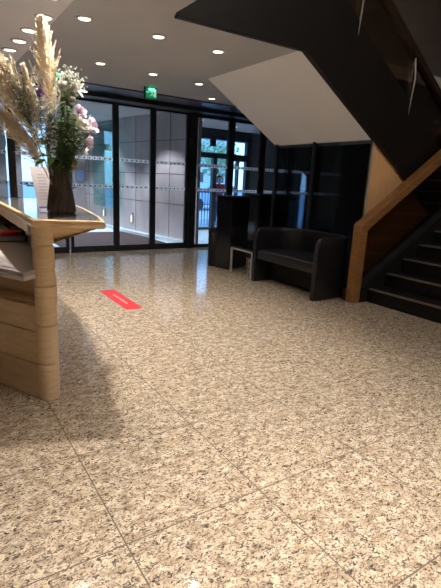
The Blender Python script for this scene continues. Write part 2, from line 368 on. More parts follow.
# outer windows/doors to the street (left vestibule)
e = empty('door_6', (0, 0, 0), 'street door with tall pale blue glass and lever handle, left of the vase', 'door', kind='structure')
mb = MB()
mb.box((2.03, 12.92, 0), (2.22, 13.06, 2.56)); mb.box((2.56, 12.92, 0), (2.64, 13.06, 1.98)); mb.box((2.22, 12.92, 1.98), (2.95, 13.06, 2.14)); mb.box((2.22, 12.92, 2.50), (2.95, 13.06, 2.56)); mb.box((2.22, 12.92, 0), (2.56, 13.06, .12))
mb.box((2.88, 12.92, 0), (2.95, 13.06, 2.56)); mb.build('door_frame', 'door_grey', e)
box((2.22, 12.98, .12), (2.56, 12.99, 1.98)).build('glass_pane', 'glass', e)
box((2.64, 12.98, 0), (2.88, 12.99, 1.98)).build('glass_pane', 'glass', e)
box((2.22, 12.98, 2.14), (2.88, 12.99, 2.50)).build('glass_pane', 'glass', e)
mb = MB(); mb.tube([(2.30, 12.88, .92), (2.50, 12.88, .92), (2.50, 12.88, .84)], .018); mb.tube([(2.34, 12.88, .92), (2.34, 12.93, .92)], .012); mb.build('handle', 'black', e)
e = framed_window('window_8', 'narrow pale blue street window at the left edge')
mb = MB(); mb.box((1.80, 12.92, 0), (1.86, 13.06, 2.56)); mb.box((1.86, 12.92, 0), (2.03, 13.06, .1)); mb.box((1.86, 12.92, 2.45), (2.03, 13.06, 2.56)); mb.build('window_frame', 'door_grey', e)
box((1.86, 12.98, .1), (2.03, 12.99, 2.45)).build('glass_pane', 'glass', e)

# outer front of the right vestibule (y=10.3)
YB = 10.3
e = empty('door_7', (0, 0, 0), 'street door with tall blue glass seen behind the right glass front', 'door', kind='structure')
mb = MB()
mb.box((5.75, YB, 0), (6.02, YB+.12, 2.56)); mb.box((6.40, YB, 0), (6.52, YB+.12, 1.92)); mb.box((6.02, YB, 1.84), (6.95, YB+.12, 1.97)); mb.box((6.02, YB, 2.30), (6.95, YB+.12, 2.56)); mb.box((6.02, YB, 0), (6.40, YB+.12, .06))
mb.box((6.86, YB, 0), (6.97, YB+.12, 2.56)); mb.build('door_frame', 'frame', e)
box((6.02, YB+.05, .06), (6.40, YB+.06, 1.84)).build('glass_pane', 'glass', e)
box((6.02, YB+.05, 1.97), (6.86, YB+.06, 2.30)).build('glass_pane', 'glass', e)
box((6.52, YB+.05, 0), (6.86, YB+.06, 1.84)).build('glass_pane', 'glass', e)
mb = MB(); mb.box((6.26, YB-.10, 2.12), (6.40, YB-.02, 2.30)); mb.build('door_closer', 'black', e)
e = framed_window('window_9', 'street window with green view beyond the right glass front')
mb = MB(); mb.box((6.97, YB, 1.80), (7.55, YB+.12, 1.97)); mb.box((6.97, YB, 2.30), (7.55, YB+.12, 2.56)); mb.box((7.45, YB, 0), (7.60, YB+.12, 2.56)); mb.box((6.97, YB, 0), (7.45, YB+.12, .9)); mb.box((7.17, YB, .9), (7.22, YB+.12, 1.8)); mb.build('window_frame', 'frame', e)
box((6.97, YB+.05, .9), (7.45, YB+.06, 2.30)).build('glass_pane', 'glass', e)
struct('wall_street', box((7.6, YB, 0), (9.5, YB+.12, 2.56)), 'dark_wall', 'dark outer wall right of the street window', cat='wall')
mb = MB(); mb.box((4.5, YB, 0), (5.75, YB+.12, 2.56)); struct('wall_street_left', mb, 'dark_wall', 'dark outer wall between the stone wall and the street door', cat='wall')
struct('ground', box((-30, 13.2, -.40), (60, 90, -.25)), 'asphalt', 'street outside the building', cat='street')
struct('ground_front', box((4.6, 10.42, -.40), (60, 13.2, -.25)), 'asphalt', 'pavement outside the right entrance', cat='street')

# ================================================================== downlights
def downlight(loc, label, group, warm=True, energy=30, r=.055, angle=98, lampcol=None):
    e = empty('ceiling_spotlight', loc, label, 'ceiling light', group)
    mb = MB(); mb.lathe([(r*1.28, 0), (r*1.28, -.004), (r*.98, -.012), (r*.96, 0)], 24); mb.build('trim_ring', 'spot_ring', e)
    mb = MB(); mb.lathe([(r*.90, -.001), (r*.86, -.008), (.004, -.011)], 24); mb.build('lamp_face', 'spot_warm' if warm else 'spot_cool', e)
    if energy:
        l = light('spot_beam', 'SPOT', (0, 0, -.03), energy, lampcol or (WARM if warm else COOL), .035, angle, blend=.45); l.parent = e
    return e
E0 = 46
for (x, y), lab, en in [((1.24, 4.07), 'grey ceiling spotlight nearest the pale ceiling strip', 45),
                    ((1.91, 4.09), 'ceiling spotlight in the nearer row, second from the pale strip', 42),
                    ((2.56, 4.12), 'ceiling spotlight nearest the white stair soffit', 26),
                    ((1.83, 5.45), 'ceiling spotlight in the farther row, between the two exit signs', 16),
                    ((2.50, 5.50), 'ceiling spotlight just in front of the middle exit sign', 16),
                    ((3.19, 5.57), 'ceiling spotlight by the far corner of the white soffit', 12),
                    ((3.88, 6.36), 'ceiling spotlight in the corner above the dark glass post', 12)]:
    downlight((x, y, 2.49), lab, 'spotlights in the grey ceiling', energy=en)
for k, (x, y) in enumerate([(.96, 4.22), (.93, 4.68), (.92, 5.1), (.90, 5.52), (.885, 5.94)]):
    downlight((x, y, 2.475), ['nearest and largest spotlight of the pale ceiling strip row', 'second spotlight of the pale ceiling row, partly behind the pampas plume', 'middle spotlight of the row on the pale ceiling',
        'fourth spotlight of the row on the pale ceiling', 'farthest spotlight of the row on the pale ceiling'][k], 'spotlights in the pale ceiling strip', energy=24, r=.062)
for y_, en_, lb_ in ((2.92, 190, 'ceiling spotlight straight above the counter corner, out of the photo'), (3.37, 55, 'ceiling spotlight above the vase, out of the photo'), (3.72, 45, 'ceiling spotlight above the far part of the counter, out of the photo')):
    downlight((.90, y_, 2.475), lb_, 'spotlights in the pale ceiling strip', energy=en_, r=.062)
# rows of the same lights that carry on above and behind the viewer (they light the near floor)
for (x, y, en) in [(1.6, .55, 125), (.5, -.5, 150), (-.6, .3, 60), (1.6, -.6, 170), (.3, -1.7, 90)]:
    downlight((x, y, 2.475 if x < 1.05 else 2.49), 'ceiling spotlight overhead, out of the photo', 'spotlights overhead near the viewer', energy=en)
# vestibule lights
for k, (x, y) in enumerate([(2.40, 8.0), (3.55, 8.45), (2.9, 9.75), (2.2, 10.2), (3.45, 11.0), (2.6, 12.0)]):
    downlight((x, y, 2.56), 'white spotlight in the vestibule ceiling behind the sliding doors', 'spotlights in the vestibule ceiling', warm=False, energy=180, r=.05)
for k, (x, y) in enumerate([(5.0, 8.3), (5.3, 9.1), (5.9, 8.8), (6.5, 9.5), (6.9, 8.6), (7.6, 8.5)]):
    downlight((x, y, 2.56), 'small spotlight in the ceiling behind the right glass front', 'spotlights behind the right glass front', warm=False, energy=75, r=.045)

# exit signs
def exit_sign(loc, label, w=.165, h=.145):
    e = empty('exit_sign', loc, label, 'exit sign', 'green exit signs')
    mb = MB(); mb.box((-w/2-.01, -.02, -h-.01), (w/2+.01, .02, 0)); mb.build('sign_case', 'sign_case', e, .004)
    mb = MB(); mb.box((-w/2, -.024, -h), (w/2, -.020, -.012)); mb.build('green_panel', 'exit_green', e)
    mb = MB(); y = -.027   # running figure, door opening and arrow
    mb.box((w*.24, y, -h*.86), (w*.44, y+.003, -h*.2))
    mb.box((-w*.40, y, -h*.52), (-w*.2, y+.003, -h*.44)); mb.faces([(-w*.4, y, -h*.62), (-w*.48, y, -h*.48), (-w*.4, y, -h*.34)], [(0, 1, 2)])
    mb.ball((0, y+.001, -h*.28), .008, sc=(1, .3, 1))
    for a, b in [((0, -h*.35), (.012, -h*.6)), ((.012, -h*.6), (-.02, -h*.82)), ((.012, -h*.6), (.034, -h*.8)), ((0, -h*.4), (.03, -h*.5)), ((0, -h*.4), (-.022, -h*.5))]:
        mb.tube([(a[0], y+.001, a[1]), (b[0], y+.001, b[1])], .0045, 6)
    mb.build('pictogram', 'exit_white', e)
    mb = MB(); mb.box((-w*.25, -.034, -.05), (w*.30, -.024, -.016)); mb.build('lamp_strip', 'exit_lamp', e, .004)
    return e
exit_sign((2.83, 6.30, 2.49), 'glowing green exit sign hanging above the middle glass door')
exit_sign((1.575, 6.30, 2.49), 'green exit sign half hidden behind the tall pampas plume')

# ================================================================== reception counter
rc = empty('reception_counter', (0, 0, 0), 'curved beech reception counter with grey gloss top at the left', 'counter')
def curve(pts, n=6):
    out = []; m = len(pts)
    for i in range(m-1):
        p0, p1, p2, p3 = [Vector(pts[max(0, min(m-1, k))]) for k in (i-1, i, i+1, i+2)]
        for j in range(n):
            t = j/n; out.append(tuple(.5*((2*p1)+(p2-p0)*t+(2*p0-5*p1+4*p2-p3)*t*t+(3*p1-p0-3*p2+p3)*t**3)))
    out.append(tuple(pts[-1])); return out
right = curve([(.79, 2.325), (.85, 2.55), (.90, 2.83), (.965, 3.25), (1.01, 3.65), (1.02, 4.1), (.96, 4.6)], 5)
outline = [(.455, 2.445)] + right + [(.50, 4.6), (.485, 3.8), (.468, 3.0), (.455, 2.52)]
cen = Vector((.85, 4.0))
def inset(pl, d):
    n = len(pl); out = []
    for i in range(n):
        a, b, c = Vector(pl[i-1]), Vector(pl[i]), Vector(pl[(i+1) % n])
        n1 = Vector((-(b-a).y, (b-a).x)).normalized(); n2 = Vector((-(c-b).y, (c-b).x)).normalized()
        q = n1+n2; q = q/max(.35, q.length_squared)*2 if q.length > 1e-6 else n1
        out.append(tuple(b+q*d))
    return out
ins = inset(outline, .022)
mb = MB(); n = len(outline)
mids = inset(outline, -.006)
prof = [(ins, .978), (outline, .982), (mids, 1.0), (outline, 1.017), (ins, 1.021)]
vs_ = [(p[0], p[1], z) for pl, z in prof for p in pl]
fs_ = [(r*n+i, r*n+(i+1) % n, (r+1)*n+(i+1) % n, (r+1)*n+i) for r in range(4) for i in range(n)]
mb.faces(vs_, fs_); mb.build('edge_moulding', 'beech_edge', rc)
mb = MB(); mb.prism(ins, .98, 1.0195); mb.build('countertop', 'laminate', rc)
# tapered underside
low = [(.52, 2.55)] + [(.56 + .13*(p[1]-2.5), max(2.5, p[1])) for p in right[1:]] + [(.56, 4.55), (.54, 3.8), (.53, 3.0), (.52, 2.62)]
low = low[:1] + [(.56, 2.53)] + low[1:]
up = inset(outline, .035); up = up[:1] + up[1:]
if len(low) != len(up): low = low[:1] + low[2:]
mb = MB(); mb.prism(low, .885, .979, top=up); mb.build('tapered_underside', 'beech', rc)
# pillar with ring grooves
pc = (.513, 2.505, 0); prof = []; R = .0555
zs = [0, .008] ; prof = [(R-.004, 0), (R, .01)]
for z in (.215, .445, .665, .885): prof += [(R, z-.008), (R-.009, z-.004), (R-.009, z+.004), (R, z+.008)]
prof += [(R, .979)]
mb = MB(); mb.lathe(prof, 40, c=pc); o = mb.build('pillar', 'beech_v', rc)
o.modifiers.new('split', 'EDGE_SPLIT').split_angle = radians(30)
# customer side panel
mb = MB(); mb.prism([(.545, 2.57), (.575, 2.56), (.80, 4.1), (.80, 4.5), (.77, 4.5), (.77, 4.1)], 0, .91); mb.build('front_panel', 'beech', rc)
mb = MB(); mb.box((.35, 4.50, 0), (.80, 4.525, .93)); mb.build('end_shelf_panel', 'dark_wood', rc)
# desk side panels (staff side), facing the viewer
d = Vector((-.164, .31)).normalized(); p0 = Vector((.47, 2.485)); nn = Vector((-d.y, d.x))  # nn points away from the viewer? fixed below
if nn.dot(Vector((1, 1))) < 0: nn = -nn
p1 = p0 + d*1.9
def strip(z0, z1, off, thick, name, m, extra=0):
    a = p0 + nn*off; b = p1 + nn*off; c = b + nn*thick; e2 = a + nn*thick
    mb = MB(); mb.prism([tuple(a), tuple(e2), tuple(c), tuple(b)], z0, z1); return mb.build(name, m, rc, .002)
for z0, z1 in ((0, .205), (.211, .395), (.401, .545)): strip(z0, z1, 0, .03, 'desk_panel', 'beech')
strip(.545, .708, .10, .03, 'recessed_panel', 'beech'); strip(0, .56, .03, .09, 'desk_carcass', 'beech')
wt = [(.508, 2.62), (.485, 2.50), (.395, 2.425)] + [tuple(Vector((.395, 2.425)) + d*1.95)] + [(.10, 4.45), (.70, 4.45), (.615, 3.5)]
wt2 = inset(wt, .0)
mb = MB(); mb.prism(wt, .735, .755); mb.build('desk_worktop', 'worktop', rc, .002)
mb = MB(); mb.prism(wt, .708, .732); mb.build('worktop_edge', 'worktop_edge', rc, .003)
# bracket
mb = MB(); mb.tube([(.472, 2.62, .978), (.472, 2.62, .925)], .014); mb.build('steel_bracket', 'chrome', rc)
mb = MB(); mb.box((.44, 4.40, .755), (.76, 4.44, .975)); mb.build('shelf_back', 'dark_wood', rc)

# things on the desk worktop
mb = MB(); mb.prism([(.29, 2.70), (.375, 2.53), (.335, 3.02), (.12, 3.35)], .7555, .7575); o = mb.build('paper_sheet', 'paper'); tag(o, 'white paper sheet lying on the grey desk worktop', 'paper')
mb = MB(); mb.lathe([(.03, 0), (.07, .012), (.085, .032), (.088, .036), (.07, .028), (.02, .014)], 28, c=(0, 0, 0)); o = mb.build('red_bowl', 'red_gloss'); o.location = (.515, 3.62, 0.7955); tag(o, 'shallow red dish on the dark tray under the counter', 'dish')
e = empty('document_tray', (.52, 3.66, 0.7555), 'black document tray under the counter top beside the pillar', 'tray')
mb = MB(); mb.box((-.13, -.11, 0), (.10, .11, .008)); mb.box((-.13, -.11, 0), (-.12, .11, .04)); mb.box((.09, -.11, 0), (.10, .11, .04)); mb.build('tray_body', 'black', e)
mb = MB(); mb.box((-.115, -.10, .008), (.085, .10, .038)); mb.build('papers', 'ink', e)
mb = MB()
for k in range(5): mb.ball((.04*cos(k*1.3), .035*sin(k*1.3), .045), .05, sc=(1, .8, .62), sub=2)
o = mb.build('cloth_bundle', 'green_cloth'); o.location = (.47, 3.98, 0.7555); tag(o, 'pale green crumpled cloth bundle behind the red dish', 'cloth')
o.modifiers.new('s', 'SUBSURF').levels = 1
e = empty('telephone', (.60, 4.12, 0.7555), 'dark desk telephone at the back of the desk under the counter', 'telephone')
mb = MB(); mb.prism([(-.08, -.09), (.08, -.09), (.08, .09), (-.08, .09)], 0, .04); mb.build('phone_base', 'black', e, .006)
mb = MB(); mb.tube([(-.05, -.09, .055), (-.05, -.05, .068), (-.05, .05, .068), (-.05, .09, .055)], [.02, .014, .014, .02]); mb.build('handset', 'black', e)
box((.0, -.06, .04), (.06, .06, .044)).build('keypad', 'ink', e)

# card on the counter
e = empty('counter_card', (.835, 3.92, .962), 'white printed card leaning behind the brown vase', 'card')
mb = MB(); S = 10
vs_ = []
for i in range(S+1):
    t = i/S; z = .34*t; yb = -.01+.045*t*t; wd = .052+.030*t; xo = -.02*t
    vs_ += [(xo-wd, yb, z), (xo+wd, yb, z), (xo+wd, yb+.003, z), (xo-wd, yb+.003, z)]
fs_ = [(i*4+k, i*4+(k+1) % 4, (i+1)*4+(k+1) % 4, (i+1)*4+k) for i in range(S) for k in range(4)] + [(0, 1, 2, 3), (S*4+3, S*4+2, S*4+1, S*4)]
mb.faces(vs_, fs_); mb.build('card_sheet', 'paper', e)
mb = MB()
for i in range(9):
    t = .25+.07*i; z = .34*t; yb = -.0125+.045*t*t; xo = -.02*t; hw = .03+.014*random.random()
    mb.faces([(xo-hw, yb, z), (xo+hw, yb, z), (xo+hw, yb+.0006, z+.004), (xo-hw, yb+.0006, z+.004)], [(0, 1, 2, 3)])
mb.build('printed_lines', 'ink', e)
mb = MB(); mb.box((-.05, -.0145, .014), (.04, -.013, .026)); mb.build('blue_line', 'blue_ink', e)

# ================================================================== vase
VX, VY, VZ = .90, 3.66, .962
vz = empty('flower_vase', (VX, VY, VZ), 'tall dark brown twisted square vase on the counter', 'vase')
def sq(r, a, z, n=40):
    out = []
    for k in range(n):
        t = 2*pi*k/n; e4 = (abs(cos(t))**4 + abs(sin(t))**4)**(-.25)
        out.append((r*e4*cos(t+a), r*e4*sin(t+a), z))
    return out
prof = [(.090, 0), (.096, .015), (.084, .10), (.067, .22), (.071, .32), (.082, .395), (.080, .395), (.070, .30), (.064, .2), (.06, .06)]
vs_ = []; N = 40
for r, z in prof: vs_ += sq(r, .2+z*2.0, z)
fs_ = [(i*N+k, i*N+(k+1) % N, (i+1)*N+(k+1) % N, (i+1)*N+k) for i in range(len(prof)-1) for k in range(N)] + [tuple(reversed(range(N))), tuple((len(prof)-1)*N+k for k in range(N))]
# denser rings for the twist
def lerp_prof(z):
    o = prof[:6]
    for i in range(5):
        if o[i][1] <= z <= o[i+1][1]:
            t = (z-o[i][1])/(o[i+1][1]-o[i][1]); return o[i][0]+(o[i+1][0]-o[i][0])*t
vs_ = []; rings = [(lerp_prof(.395*i/24), .395*i/24) for i in range(25)] + [(.079, .395), (.068, .30), (.062, .2), (.05, .05)]
for r, z in rings: vs_ += sq(r, .15+z*2.6, z)
fs_ = [(i*N+k, i*N+(k+1) % N, (i+1)*N+(k+1) % N, (i+1)*N+k) for i in range(len(rings)-1) for k in range(N)] + [tuple(reversed(range(N))), tuple((len(rings)-1)*N+k for k in range(N))]
mb = MB(); mb.faces(vs_, fs_, smooth=True); mb.build('vase_body', 'vase', vz)

MOUTH = Vector((VX, VY, VZ+.33))
def stem_path(tip, bend=.12, n=8, base=None):
    b = base or MOUTH + Vector((random.uniform(-.035, .035), random.uniform(-.035, .035), -.16))
    t = Vector(tip); c = b + (t-b)*.5 + Vector((0, 0, 1))*((t-b).length*bend)
    return [b*(1-s)**2 + c*2*s*(1-s) + t*s*s for s in [i/n for i in range(n+1)]]
def plume(name, label, path, length, width, m, nstr=900, droop=.25, seed=1):
    random.seed(seed)
    e = empty(name, tuple(path[0]), label, 'pampas grass', 'pampas plumes in the vase')
    off = -Vector(path[0])
    mb = MB(); mb.tube([p+off for p in path], [.0045]*(len(path)-1)+[.001], 6); mb.build('stem', 'pampas_grey', e)
    # arclength param
    L = [0]
    for a, b in zip(path, path[1:]): L.append(L[-1]+(b-a).length)
    tot = L[-1]
    def at(s):
        s = max(0, min(tot, s))
        for i in range(len(L)-1):
            if s <= L[i+1]+1e-9:
                t = (s-L[i])/(L[i+1]-L[i]); return path[i].lerp(path[i+1], t), (path[i+1]-path[i]).normalized()
    mb = MB(); nt_ = nstr
    for i in range(nt_):
        u = (i+random.random())/nt_; p, dd = at(tot-length*(1-u)); p = p+off
        wu = width*(.10+.90*min(1, (1-u)*1.35)**.75)
        a = i*2.399+random.uniform(-.4, .4); o1 = dd.orthogonal().normalized(); o2 = dd.cross(o1)
        side = o1*cos(a)+o2*sin(a); ln = wu*random.uniform(1.7, 2.5)
        outw = random.uniform(.25, .62); ax = []
        for k in range(7):
            t = k/6; ax.append(p+dd*(t*ln*(1-.1*outw))+side*(outw*ln*t*(1.0-.25*t))-Vector((0, 0, 1))*droop*ln*t*t*.5)
        for h in range(56):
            t = random.random()**.8; f = t*6; kk = min(5, int(f)); q = ax[kk].lerp(ax[kk+1], f-kk); tg = (ax[kk+1]-ax[kk]).normalized()
            rv = Vector((random.gauss(0, 1), random.gauss(0, 1), random.gauss(0, 1))).normalized()
            d1 = (tg+rv*.42).normalized(); hl = random.uniform(.016, .034)*(1.15-.5*t); wv = d1.cross(rv).normalized()*random.uniform(.0011, .0021)
            d2 = (d1+rv*.25-Vector((0, 0, .25))*droop*2).normalized()
            mb.faces([q-wv, q+wv, q+d1*hl*.55+wv*.8, q+d1*hl*.55-wv*.8, q+d1*hl*.55+d2*hl*.45], [(0, 1, 2, 3), (3, 2, 4)])
    o = mb.build('plume', m, e); tag(o, kind='stuff'); return e
pl1 = stem_path((.80, 3.60, 2.27), .02, 10, MOUTH+Vector((-.01, 0, -.2)))
plume('pampas_grass', 'tall upright cream pampas plume rising from the brown vase', pl1, .68, .115, 'pampas', 200, .08, 3)
pl2 = stem_path((.49, 3.50, 1.96), .10, 10, MOUTH+Vector((-.02, .01, -.2)))
plume('pampas_grass', 'tan pampas plume leaning left out of the frame above the counter', pl2, .60, .16, 'pampas', 260, .3, 4)
pl3 = stem_path((.42, 3.50, 1.66), .28, 10, MOUTH+Vector((-.03, -.01, -.2)))
plume('pampas_grass', 'lowest drooping tan pampas plume arching left of the vase', pl3, .54, .10, 'pampas', 170, .5, 5)
pl4 = stem_path((.64, 3.45, 1.93), .02, 10, MOUTH+Vector((-.02, 0, -.2)))
plume('pampas_grass', 'short slim cream plume branching left below the tall pampas tip', pl4, .34, .05, 'pampas', 50, .1, 6)

random.seed(11)
def local(e): return -Vector(e.location)
def flower_base(name, tip, label, cat, group=None, bend=.05, r=.0022):
    path = stem_path(tip, bend); e = empty(name, tuple(path[0]), label, cat, group)
    mb = MB(); mb.tube([p+local(e) for p in path], r, 5); mb.build('stem', 'stem', e); return e, path
def petal(mb, c, d, w, up, ln, cup=.3, m=None, tipw=.25):
    d = d.normalized(); s = d.cross(up).normalized(); vs = []; K = 5
    for k in range(K+1):
        t = k/K; wd = w*sin(pi*(.12+.80*t)) if k < K else w*tipw
        x = c + d*ln*t + up*(cup*ln*t*t)
        vs += [x-s*wd+up*wd*.35, x, x+s*wd+up*wd*.35]
    fs = []
    for k in range(K):
        a = 3*k; fs += [(a, a+1, a+4, a+3), (a+1, a+2, a+5, a+4)]
    mb.faces(vs, fs, m, True)
def blossom(tip, label, name, cat, face, size, npet, m, cup, centre=None, layers=1, group=None, wf=.36, leaves=1):
    e, path = flower_base(name, tip, label, cat, group)
    f = Vector(face).normalized(); c = Vector(tip)+local(e); o1 = f.orthogonal().normalized(); o2 = f.cross(o1)
    mb = MB()
    for l in range(layers):
        for k in range(npet):
            a = 2*pi*(k+.5*l)/npet + random.uniform(-.1, .1); d = o1*cos(a)+o2*sin(a)
            petal(mb, c, (d+f*(.25+.5*l)), size*wf*1.25, f, size*1.25*(1-.22*l), cup)
    mb.build('petals', m, e)
    if centre:
        mb = MB(); mb.ball(c+f*size*.15, size*.20, sub=2); mb.build('flower_centre', centre, e)
    return e
CAMD = (-.25, -.95, .1)
blossom((1.045, 3.56, 1.585), 'large white rose-like bloom right of the vase stems', 'white_rose', 'flower', (.1, -.8, .5), .055, 6, 'petal_white', .45, None, 3, wf=.5)
blossom((1.10, 3.60, 1.605), 'upper lilac pink bloom at the right edge of the bouquet', 'pink_lisianthus', 'flower', (.7, -.6, .3), .06, 5, 'petal_pink', .5, None, 2, 'lilac pink blooms', .5)
blossom((1.045, 3.64, 1.70), 'lilac pink bloom with violet middle above the white bloom', 'pink_lisianthus', 'flower', (.3, -.8, .5), .048, 5, 'petal_pink', .4, 'petal_violet', 2, 'lilac pink blooms', .5)
blossom((1.09, 3.62, 1.50), 'pale pink bloom hanging lower right of the bouquet', 'pink_lisianthus', 'flower', (.7, -.6, .0), .045, 5, 'petal_pink', .5, None, 2, 'lilac pink blooms', .5)
blossom((.99, 3.54, 1.64), 'white anemone with a black middle facing the viewer', 'anemone', 'flower', CAMD, .042, 7, 'petal_white', .15, 'centre', 1, 'anemones', .42)
blossom((.94, 3.60, 1.83), 'white anemone with dark middle at the top beside the pampas', 'anemone', 'flower', CAMD, .040, 7, 'petal_white', .15, 'centre', 1, 'anemones', .42)
blossom((.74, 3.52, 1.79), 'small violet flower left of the tall pampas plume', 'violet_flower', 'flower', CAMD, .030, 6, 'petal_violet', .35, None, 2, wf=.5)
blossom((1.03, 3.60, 1.86), 'white star-shaped lily at the upper right of the bouquet', 'star_lily', 'flower', (.3, -.8, .4), .060, 6, 'petal_white', .1, None, 1, 'white star lilies', .16)
blossom((.985, 3.62, 1.83), 'white star-shaped flower just left of the upper lily', 'star_lily', 'flower', (-.1, -.9, .3), .050, 6, 'petal_white', .1, None, 1, 'white star lilies', .16)
blossom((1.09, 3.66, 1.43), 'small white flower lowest on the right of the bouquet', 'white_flower', 'flower', (.7, -.5, -.1), .032, 6, 'petal_white', .3, None, 1, wf=.3)
blossom((.93, 3.55, 1.89), 'white cluster bloom right beside the tall pampas plume', 'white_stock', 'flower', (.1, -.9, .4), .042, 6, 'petal_white', .5, None, 3, wf=.5)
blossom((.975, 3.54, 1.85), 'white cluster bloom under the left star lily', 'white_stock', 'flower', (.2, -.9, .3), .036, 6, 'petal_white', .5, None, 3, wf=.5)
blossom((.895, 3.50, 1.84), 'white cluster bloom touching the right side of the pampas', 'white_stock', 'flower', (-.1, -.9, .3), .034, 6, 'petal_white', .5, None, 3, wf=.5)
blossom((.98, 3.56, 1.77), 'cream bud flower under the star lilies', 'white_flower', 'flower', CAMD, .026, 6, 'petal_white', .6, None, 2, wf=.5)
# hanging dried bloom at the vase rim
e, path = flower_base('dried_flower', (.985, 3.56, 1.37), 'dried cream flower hanging over the right rim of the vase', 'flower', bend=.5)
mb = MB()
for k in range(26):
    a = 2*pi*k/26; d = Vector((cos(a)*.35, sin(a)*.35, -1)); petal(mb, Vector((.985, 3.56, 1.37))+local(e), d, .005, Vector((cos(a), sin(a), .2)).normalized(), .065, .1)
mb.build('petals', 'daisy', e)

# gypsophila sprays
def spray(tip, spread, n, label, group):
    e, path = flower_base('filler_flower_spray', tip, label, 'flower', group, .03, .0015)
    br = MB(); bl = MB(); b = path[-3]+local(e)
    for i in range(n):
        v = Vector((random.gauss(0, spread), random.gauss(0, spread*.7), random.gauss(0, spread*.9))); q = Vector(tip)+local(e)+v
        br.tube([b, b.lerp(q, .5)+Vector((0, 0, .006)), q], .0006, 3, cap=False)
        bl.ball(q, random.uniform(.005, .0095), sc=(1, 1, .8))
    br.build('fine_branches', 'stem', e); tag(bl.build('tiny_blossoms', 'petal_white', e), kind='stuff'); return e
for k, t in enumerate([(.66, 3.50, 1.78), (.60, 3.46, 1.70), (.70, 3.50, 1.66), (.78, 3.48, 1.60), (.66, 3.52, 1.86), (.62, 3.5, 1.78), (.84, 3.47, 1.60), (.88, 3.5, 1.50), (.95, 3.5, 1.52), (.80, 3.5, 1.72), (.93, 3.52, 1.92), (.98, 3.55, 1.93), (1.0, 3.6, 1.88), (.76, 3.46, 1.5), (.56, 3.46, 1.82)]):
    spray(t, .045, 60, 'spray of tiny white filler flowers among the bouquet stems', 'sprays of tiny white flowers')
# leafy sprigs
def sprig(tip, label, group, n=12, m='leaf', ls=.045):
    e, path = flower_base('leafy_sprig', tip, label, 'foliage', group, .06, .002)
    mb = MB(); N = len(path)
    for i in range(n):
        t = .30+.70*i/(n-1); k = min(N-2, int(t*(N-1))); p = path[k].lerp(path[k+1], t*(N-1)-k)+local(e)
        a = i*2.4; d = Vector((cos(a), sin(a), .5)); petal(mb, p, d, ls*.22, Vector((0, 0, 1)), ls*random.uniform(.7, 1.2), -.3, tipw=.02)
    tag(mb.build('leaves', m, e), kind='stuff'); return e
for t in [(.98, 3.5, 1.62), (1.03, 3.58, 1.60), (.93, 3.46, 1.58), (.88, 3.48, 1.66), (1.0, 3.52, 1.5), (.84, 3.5, 1.55), (.96, 3.55, 1.78), (.80, 3.52, 1.62), (1.03, 3.62, 1.50), (.90, 3.52, 1.74), (.95, 3.48, 1.48), (.87, 3.44, 1.50), (1.05, 3.56, 1.55), (.90, 3.56, 1.6), (1.0, 3.6, 1.66), (.78, 3.56, 1.5), (.90, 3.42, 1.62), (.98, 3.46, 1.56), (.93, 3.44, 1.70), (.86, 3.42, 1.60)]:
    sprig(t, 'dark green leafy sprig filling the bouquet above the vase', 'leafy sprigs in the bouquet', 34, ls=.06)
e, path = flower_base('large_leaf_branch', (.72, 3.52, 1.335), 'bright green leaf branch hanging left over the vase rim', 'foliage', bend=.5)
mb = MB()
for p, d, ln in [((.77, 3.53, 1.345), (-.6, -.3, -.2), .085), ((.82, 3.55, 1.36), (-.4, -.6, -.45), .075), ((.72, 3.52, 1.335), (-.7, 0, .25), .06), ((.80, 3.56, 1.37), (-.9, .2, .1), .075)]:
    petal(mb, Vector(p)+local(e), Vector(d), .026, Vector((0, -.3, 1)).normalized(), ln, -.2, tipw=.03)
mb.build('leaves', 'leaf_bright', e)

# the vase, its card and the bouquet were laid out on a larger drawing: bring them to real size on the counter
K = .793; A0 = Vector((VX, VY, .962)); B0 = Vector((.714, 2.903, 1.021))
for o in list(bpy.data.objects):
    if o.parent is None and o.type in ('EMPTY', 'MESH') and o.get('category') in ('vase', 'card', 'pampas grass', 'flower', 'foliage'):
        o.location = B0 + (Vector(o.location)-A0)*K; o.scale = (K, K, K)

# ================================================================== floor decal
e = empty('floor_sticker', (1.65, 4.41, 0), 'red rectangular floor sticker with white lettering', 'floor sticker')
mb = MB(); mb.box((-.085, -.41, .0005), (.085, .41, .002)); mb.build('sticker', 'red', e)
tcu = bpy.data.curves.new('lettering', 'FONT'); tcu.body = 'PLEASE KEEP YOUR DISTANCE'; tcu.size = .030; tcu.align_x = 'CENTER'; tcu.align_y = 'CENTER'; tcu.extrude = .0004
tmp = bpy.data.objects.new('lettering_curve', tcu); col.objects.link(tmp); bpy.context.view_layer.update()
tme = bpy.data.meshes.new_from_object(tmp.evaluated_get(bpy.context.evaluated_depsgraph_get())); bpy.data.objects.remove(tmp); tme.materials.clear(); tme.materials.append(M['white'])
to = bpy.data.objects.new('lettering', tme); col.objects.link(to); to.parent = e; to.location = (0, 0, .0028); to.rotation_euler = (0, 0, -pi/2)

